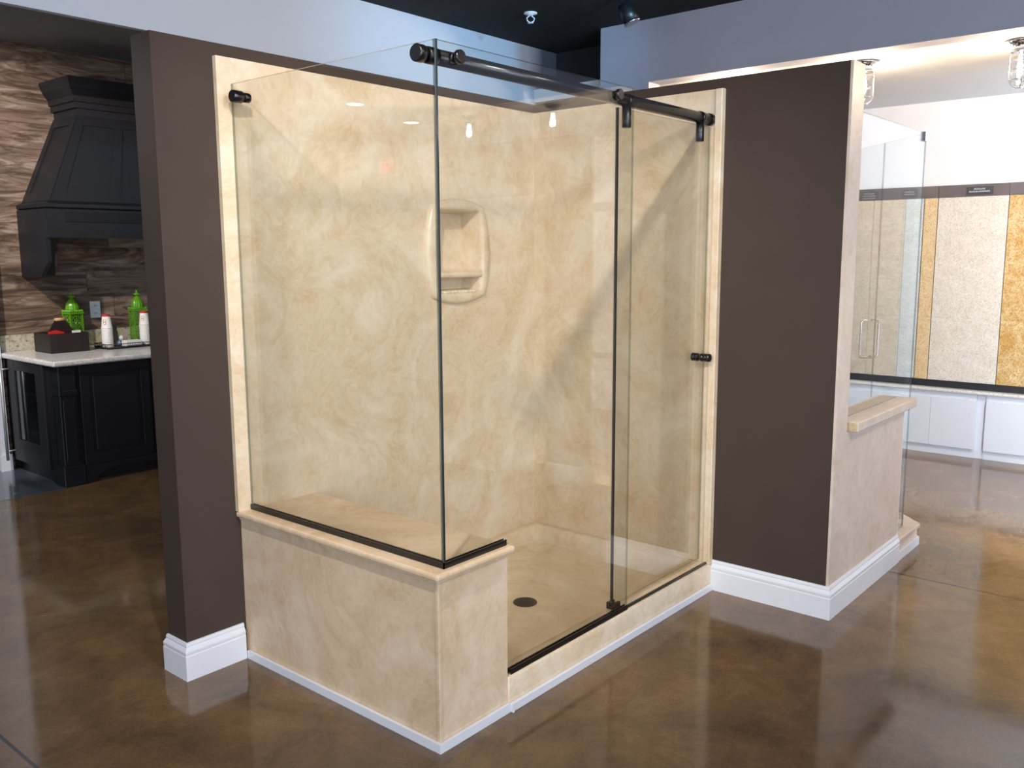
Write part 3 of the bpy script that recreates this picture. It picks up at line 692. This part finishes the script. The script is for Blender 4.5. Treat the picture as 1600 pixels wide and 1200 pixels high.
# outlet
t = thing('wall_outlet', 'white double outlet on the wooden plank wall', 'outlet', (-.435, 4.33, 1.2))
MB().box(-.478, -.392, 4.323, 4.3295, 1.135, 1.272).build('cover_plate', M['plate'], t, bevel=.003)
for zz in (1.172, 1.235):
    s = MB().lathe([(.017, .0), (.017, -.002)], (-.435, 4.323, zz), 'y', 20).build('socket', M['plate'], t)
    MB().box(-.443, -.440, 4.3195, 4.3208, zz-.006, zz+.008).box(-.430, -.427, 4.3195, 4.3208, zz-.006, zz+.008).build('slots', M['black_plastic'], s)

# range hood
t = thing('range_hood', 'large charcoal wooden range hood with crown moulding on the plank wall', 'range hood', (-.1, 4.0, 1.49))
hx = -.10
def hw(x): return (x, 2*hx-x)
def ring(xl, yf, z):
    xl += .02
    return [(xl, 4.329, z), (xl, yf, z), (2*hx-xl, yf, z), (2*hx-xl, 4.329, z)]
m = MB(); m.loft([ring(-.955, 3.835, 2.05), ring(-.668, 3.925, 2.70), ring(-.668, 3.925, 2.755)], True, True, False); m.build('canopy', M['hood'], t)
m = MB(); m.loft([ring(-.668, 3.925, 2.755), ring(-.690, 3.905, 2.757), ring(-.690, 3.905, 2.80), ring(-.705, 3.890, 2.803), ring(-.705, 3.890, 2.845), ring(-.715, 3.88, 2.855), ring(-.745, 3.845, 2.90), ring(-.765, 3.825, 2.95), ring(-.765, 3.825, 2.972)], True, True, False); m.build('crown_moulding', M['hood'], t)
m = MB(); m.loft([ring(-.985, 3.805, 1.995), ring(-1.005, 3.785, 2.005), ring(-1.005, 3.785, 2.03), ring(-.97, 3.82, 2.05)], True, True, False); m.build('ledge_moulding', M['hood'], t)
# front apron, and side panels reaching lower
MB().box(-.985, 2*hx+.985, 3.805, 3.835, 1.78, 1.994).build('apron', M['hood'], t)
m = MB(); m.prism([(3.790, 1.975), (3.8045, 1.975), (3.8045, 1.90), (3.798, 1.90)], 'x', -.85, 2*hx+.85); m.build('apron_moulding', M['hood'], t)
for s in (0, 1):
    a, b = (-.985, -.955) if s == 0 else (2*hx+.955, 2*hx+.985)
    MB().prism([(3.8355, 1.994), (4.329, 1.994), (4.329, 1.485), (3.99, 1.485), (3.8355, 1.60)], 'x', a, b).build('side_panel', M['hood'], t)
    a, b = (-.954, -.80) if s == 0 else (2*hx+.80, 2*hx+.954)
    MB().prism([(4.02, 1.994), (4.329, 1.994), (4.329, 1.49), (4.16, 1.49), (4.15, 1.60), (4.10, 1.72), (4.02, 1.78)], 'x', a, b).build('corbel', M['hood'], t, bevel=.01)
# raised frames on the sloped front and the left slope
def on_front(x, z):
    f = (z-2.05)/(2.70-2.05); y = 3.835+(3.925-3.835)*f; k = (abs(-.935-hx)+( -(.955-.668))*f)
    return (hx+x*k, y, z)
def strip_front(x0a, x1a, z0, x0b, x1b, z1, off=.008):
    """quad strip lying on the sloped front, x given as a fraction of the half width"""
    A = [Vector(on_front(x0a, z0)), Vector(on_front(x1a, z0)), Vector(on_front(x1b, z1)), Vector(on_front(x0b, z1))]
    n = Vector((0, -1, .138)).normalized()*off; m.loft([A, [p+n for p in A]], True, True, False)
m = MB(); e = 1.0
strip_front(-e, e, 2.051, -e, e, 2.125); strip_front(-e, e, 2.63, -e, e, 2.70)
cols_ = (-.96, -.43, 0.09, .60)
for cx_ in (-.945, -.42, .42, .945): strip_front(cx_-.055, cx_+.055, 2.125, cx_-.055, cx_+.055, 2.63)
m.build('front_frame', M['hood'], t)
m = MB()
def sl(y, z):
    f = (z-2.05)/.65; yf = 3.835+.09*f; x = -.935+.287*f
    return Vector((x, yf+(4.329-yf)*y, z))
def strip_side(y0, y1, z0, z1):
    A = [sl(y0, z0), sl(y1, z0), sl(y1, z1), sl(y0, z1)]; n = Vector((-1, 0, .44)).normalized()*.008
    m.loft([A, [p+n for p in A]], True, True, False)
strip_side(0, 1, 2.051, 2.12); strip_side(0, 1, 2.63, 2.70); strip_side(0, .17, 2.12, 2.63); strip_side(.83, 1, 2.12, 2.63)
m.build('side_frame', M['hood'], t)

# lanterns
def lantern():
    t = thing('metal_lantern', 'lime green filigree metal lantern behind the dark wooden caddy', 'lantern', (0, 0, 0), 0, 'lime green lanterns on the counter')
    w = .050
    m = MB(); m.box(-w-.006, w+.006, -w-.006, w+.006, .012, .03)
    for sx in (-1, 1):
        for sy in (-1, 1): m.lathe([(.006, 0), (.010, .006), (.008, .0125)], (sx*w, sy*w, 0), 'z', 10)
    m.build('base', M['green'], t, bevel=.002)
    for sx in (-1, 1):
        for sy in (-1, 1): MB().box(sx*w-.005, sx*w+.005, sy*w-.005, sy*w+.005, .0305, .27).build('post', M['green'], t)

    for k in range(4):
        m = MB(); r = .0028
        ca, sa = math.cos(k*PI/2), math.sin(k*PI/2)
        P = lambda u, z: (u*ca-(-w)*sa*-1*1 if False else u*ca+w*sa, u*sa-w*ca, z)
        iw = w-.006; r = .0021
        for row in range(2):
            zc = .088+row*.118; hh = .056
            for (u0, z0, u1, z1) in ((-iw, zc-hh, iw, zc+hh), (iw, zc-hh, -iw, zc+hh), (0, zc-hh, 0, zc+hh), (-iw, zc, iw, zc), (-iw, zc-hh, iw, zc-hh), (-iw, zc+hh, iw, zc+hh)):
                m.tube([P(u0, z0), P(u1, z1)], r, 6)
            m.tube([P(.020*math.cos(a*PI/8), zc+.026*math.sin(a*PI/8)) for a in range(17)], r*1.1, 6)
            m.tube([P(.038*math.cos(a*PI/8), zc+.048*math.sin(a*PI/8)) for a in range(17)], r, 6)
            for su in (-1, 1):
                for sz in (-1, 1): m.tube([P(su*iw+.03*math.cos(a*PI/6)*-su, zc+sz*hh-.03*math.sin(a*PI/6)*sz) for a in range(4)], r, 6)
        m.build('filigree_side', M['green'], t)
    m = MB(); m.box(-w-.010, w+.010, -w-.010, w+.010, .27, .285)
    for k in range(4):
        ca, sa = math.cos(k*PI/2), math.sin(k*PI/2)
        for i in range(7):
            u = -w+i*w/3; m.lathe([(.009, .285), (.008, .296), (.002, .304)], (u*ca+(w+.005)*sa, u*sa-(w+.005)*ca, 0), 'z', 8)
    m.build('crest', M['green'], t)
    m = MB(); loops = []
    for r_, z_ in ((.046, .285), (.050, .305), (.049, .328), (.042, .352), (.030, .371), (.019, .385), (.014, .392)):
        loops.append([(r_*(1+.05*math.cos(12*a*2*PI/48))*math.cos(a*2*PI/48), r_*(1+.05*math.cos(12*a*2*PI/48))*math.sin(a*2*PI/48), z_) for a in range(48)])
    m.loft(loops); m.build('dome', M['green'], t)
    MB().lathe([(.014, .392), (.012, .402), (.030, .408), (.030, .413), (.012, .418), (.008, .430), (.010, .436), (.003, .446)], (0, 0, 0), 'z', 18).build('finial', M['green'], t)
    return t
l0 = lantern(); l0.location = (-.665, 4.226, .9145); l0.rotation_euler = (0, 0, .12)
dup(l0, (-.155, 4.16, .9145), -.1, 'lime green filigree metal lantern behind the tray, cut off by the brown wall')

# wooden caddy
t = thing('wooden_caddy', 'dark wooden caddy with arched handle and tan grip on the counter', 'caddy', (-.855, 4.01, .9145))
x0, x1, y0, y1, z0, z1 = -1.005, -.715, 3.86, 4.15, .9146, 1.062
m = MB(); m.box(x0, x1, y0, y0+.012, z0, z1).box(x0, x1, y1-.012, y1, z0, z1).box(x0, x0+.012, y0+.012, y1-.012, z0, z1).box(x1-.012, x1, y0+.012, y1-.012, z0, z1).box(x0+.012, x1-.012, y0+.012, y1-.012, z0, z0+.012)
m.build('box_body', M['darkwood'], t, bevel=.002)
m = MB(); yc = (y0+y1)/2
m.prism([(x0+.012, z0+.012), (x1-.012, z0+.012), (x1-.012, z1-.01), (x1-.06, z1+.02), (x1-.10, z1+.085), (x1-.115, z1+.105), (x0+.115, z1+.105), (x0+.10, z1+.085), (x0+.06, z1+.02), (x0+.012, z1-.01)], 'y', yc-.006, yc+.006)
m.build('handle_board', M['darkwood'], t)
MB().lathe([(.013, -.04), (.013, .04)], ((x0+x1)/2, yc, z1+.098), 'x', 16).build('grip', M['tan'], t, label='tan cord-wrapped grip')
m = MB()
for i in range(4):
    a = i*.5; cx_, cy_ = x0+.06+.012*i, y0+.055+.02*(i % 2)
    m.prism([(cx_-.05, z1-.05+.004*i), (cx_+.055, z1-.045), (cx_+.06, z1+.010-.003*i), (cx_, z1+.018+.003*(i % 2)), (cx_-.045, z1+.012)], 'y', cy_+.012*i, cy_+.012*i+.004)
o = m.build('folded_napkins', M['red'], bevel=.001); tag(origin_to(o, (x0+.08, y0+.08, z1-.05)), 'folded red napkins sticking out of the dark wooden caddy', 'napkins')
o = box('small_card', M['paper'], x0+.175, x0+.24, y0+.02, y0+.024, z1-.04, z1+.016); tag(origin_to(o, (x0+.2, y0+.02, z1-.04)), 'small white card standing in the dark wooden caddy', 'card')

# tray and what stands on it
t = thing('serving_tray', 'dark wire-edged serving tray on the counter beside the wooden caddy', 'tray', (-.32, 3.94, .9145))
tx0, tx1, ty0, ty1 = -.60, -.02, 3.80, 4.03
MB().box(tx0, tx1, ty0, ty1, .9146, .926).build('base', M['black'], t)
m = MB()
P4 = [(tx0, ty0), (tx1, ty0), (tx1, ty1), (tx0, ty1), (tx0, ty0)]
for zz in (.929, .953): m.tube([(x, y, zz) for x, y in P4], .003, 6)
for (xa, ya2), (xb, yb2) in zip(P4, P4[1:]):
    L_ = math.hypot(xb-xa, yb2-ya2); n_ = int(L_/.014)
    for i in range(n_):
        f = i/n_; m.tube([(xa+(xb-xa)*f, ya2+(yb2-ya2)*f, .928), (xa+(xb-xa)*f, ya2+(yb2-ya2)*f, .953)], .0016, 5)
m.build('gallery_rail', M['black'], t)
ordn = 'lowest,second,third,fourth,fifth,sixth,seventh,eighth,ninth,tenth,eleventh,twelfth,thirteenth,fourteenth,fifteenth'.split(',')
def cup_tree():
    t = thing('paper_cup', '', 'paper cup', (0, 0, 0), 0, '')
    MB().lathe([(.0425, 0), (.0435, .002), (.0425, .005), (.040, .006), (.030, .104), (.027, .106)], (0, 0, 0), 'z', 28).build('cup_wall', M['paper'], t)
    return t
def stack(cx, cy, n, grp, where, top_extra):
    base = cup_tree(); base['group'] = grp; step = .0115
    for i in range(n):
        o = base if i == 0 else dup(base, (cx, cy, 0)); o.location = (cx, cy, .9265+i*step); 
        o['label'] = ('upside-down white paper cup, %s from the bottom of the %s' % (ordn[i], where)) if i < n-1 else 'topmost paper cup with red base and orange print, %s' % where
        if i == n-1:
            zt = .9265+i*step
            MB().lathe([(.0275, .1061), (.0300, .1063), (.0312, .094), (.0317, .0941), (.0308, .1085), (.026, .109)], (cx, cy, zt), 'z', 28).build('red_base', M['red'], o, label='red printed base')
            m = MB()
            for k_, (dz, rr_) in enumerate(((.060, .011), (.042, .011))):
                pts = []
                for a in range(13):
                    an = a*PI/6; u = rr_*math.cos(an); z_ = dz+rr_*math.sin(an); R_ = .0400-.0102*z_/.104*1.0+.0012
                    th = -2.35+u/R_-.1; pts.append((cx+R_*math.cos(th), cy+R_*math.sin(th), zt+z_))
                m.tube(pts, .0018, 6)
            m.build('printed_swirl', M['orange'], o, label='orange printed swirl')
stack(-.548, 3.905, 14, 'cups in the left stack on the tray', 'left stack on the tray', 0)
stack(-.245, 3.885, 15, 'cups in the right stack on the tray', 'right stack on the tray', 0)
m = MB(); o = MB().box(-.44, -.31, 3.815, 3.90, .9262, .972).build('napkin_stack', M['paper'], bevel=.003); tag(origin_to(o, (-.37, 3.86, .9262)), 'low stack of white paper napkins on the tray', 'napkins')
t = thing('glass_jar', 'squat smoky jar with metal lid between the cups and green lantern', 'jar', (-.43, 4.075, .9145))
MB().lathe([(.048, 0), (.052, .006), (.052, .11), (.044, .128), (.040, .135)], (-.43, 4.085, .9147), 'z', 28).build('jar_body', M['cooler_glass'], t)
MB().lathe([(.044, .1352), (.046, .138), (.046, .152), (.036, .165), (.008, .172), (.010, .184), (.004, .19)], (-.43, 4.085, .9147), 'z', 28).build('lid', M['jar'], t)
for i, (dx, dy, dz, rr_, mt, lb) in enumerate(((-.450, 3.93, .0, .022, 'bluebit', 'pale blue wrapped packet low between the cups and napkins'), (-.400, 3.935, .0, .024, 'red', 'red and white wrapped packet behind the napkins'), (-.425, 3.935, .042, .021, 'paper', 'white wrapped packet on top of the others behind the napkins'))):
    m = MB(); rnd = random.Random(i); z_ = .9265+dz
    m.lathe([(rr_*.5, 0), (rr_*.95, rr_*.4), (rr_, rr_*.9), (rr_*.9, rr_*1.5), (rr_*.4, rr_*1.9)], (dx, dy, z_), 'z', 12)
    for v in m.bm.verts: v.co += Vector((rnd.uniform(-1, 1), rnd.uniform(-1, 1), rnd.uniform(0, 1)))*.002
    o = m.build('wrapped_packet', M[mt]); tag(origin_to(o, (dx, dy, z_)), lb, 'packet')
for o in bpy.data.objects:
    if o.get('_local') is not None: del o['_local']
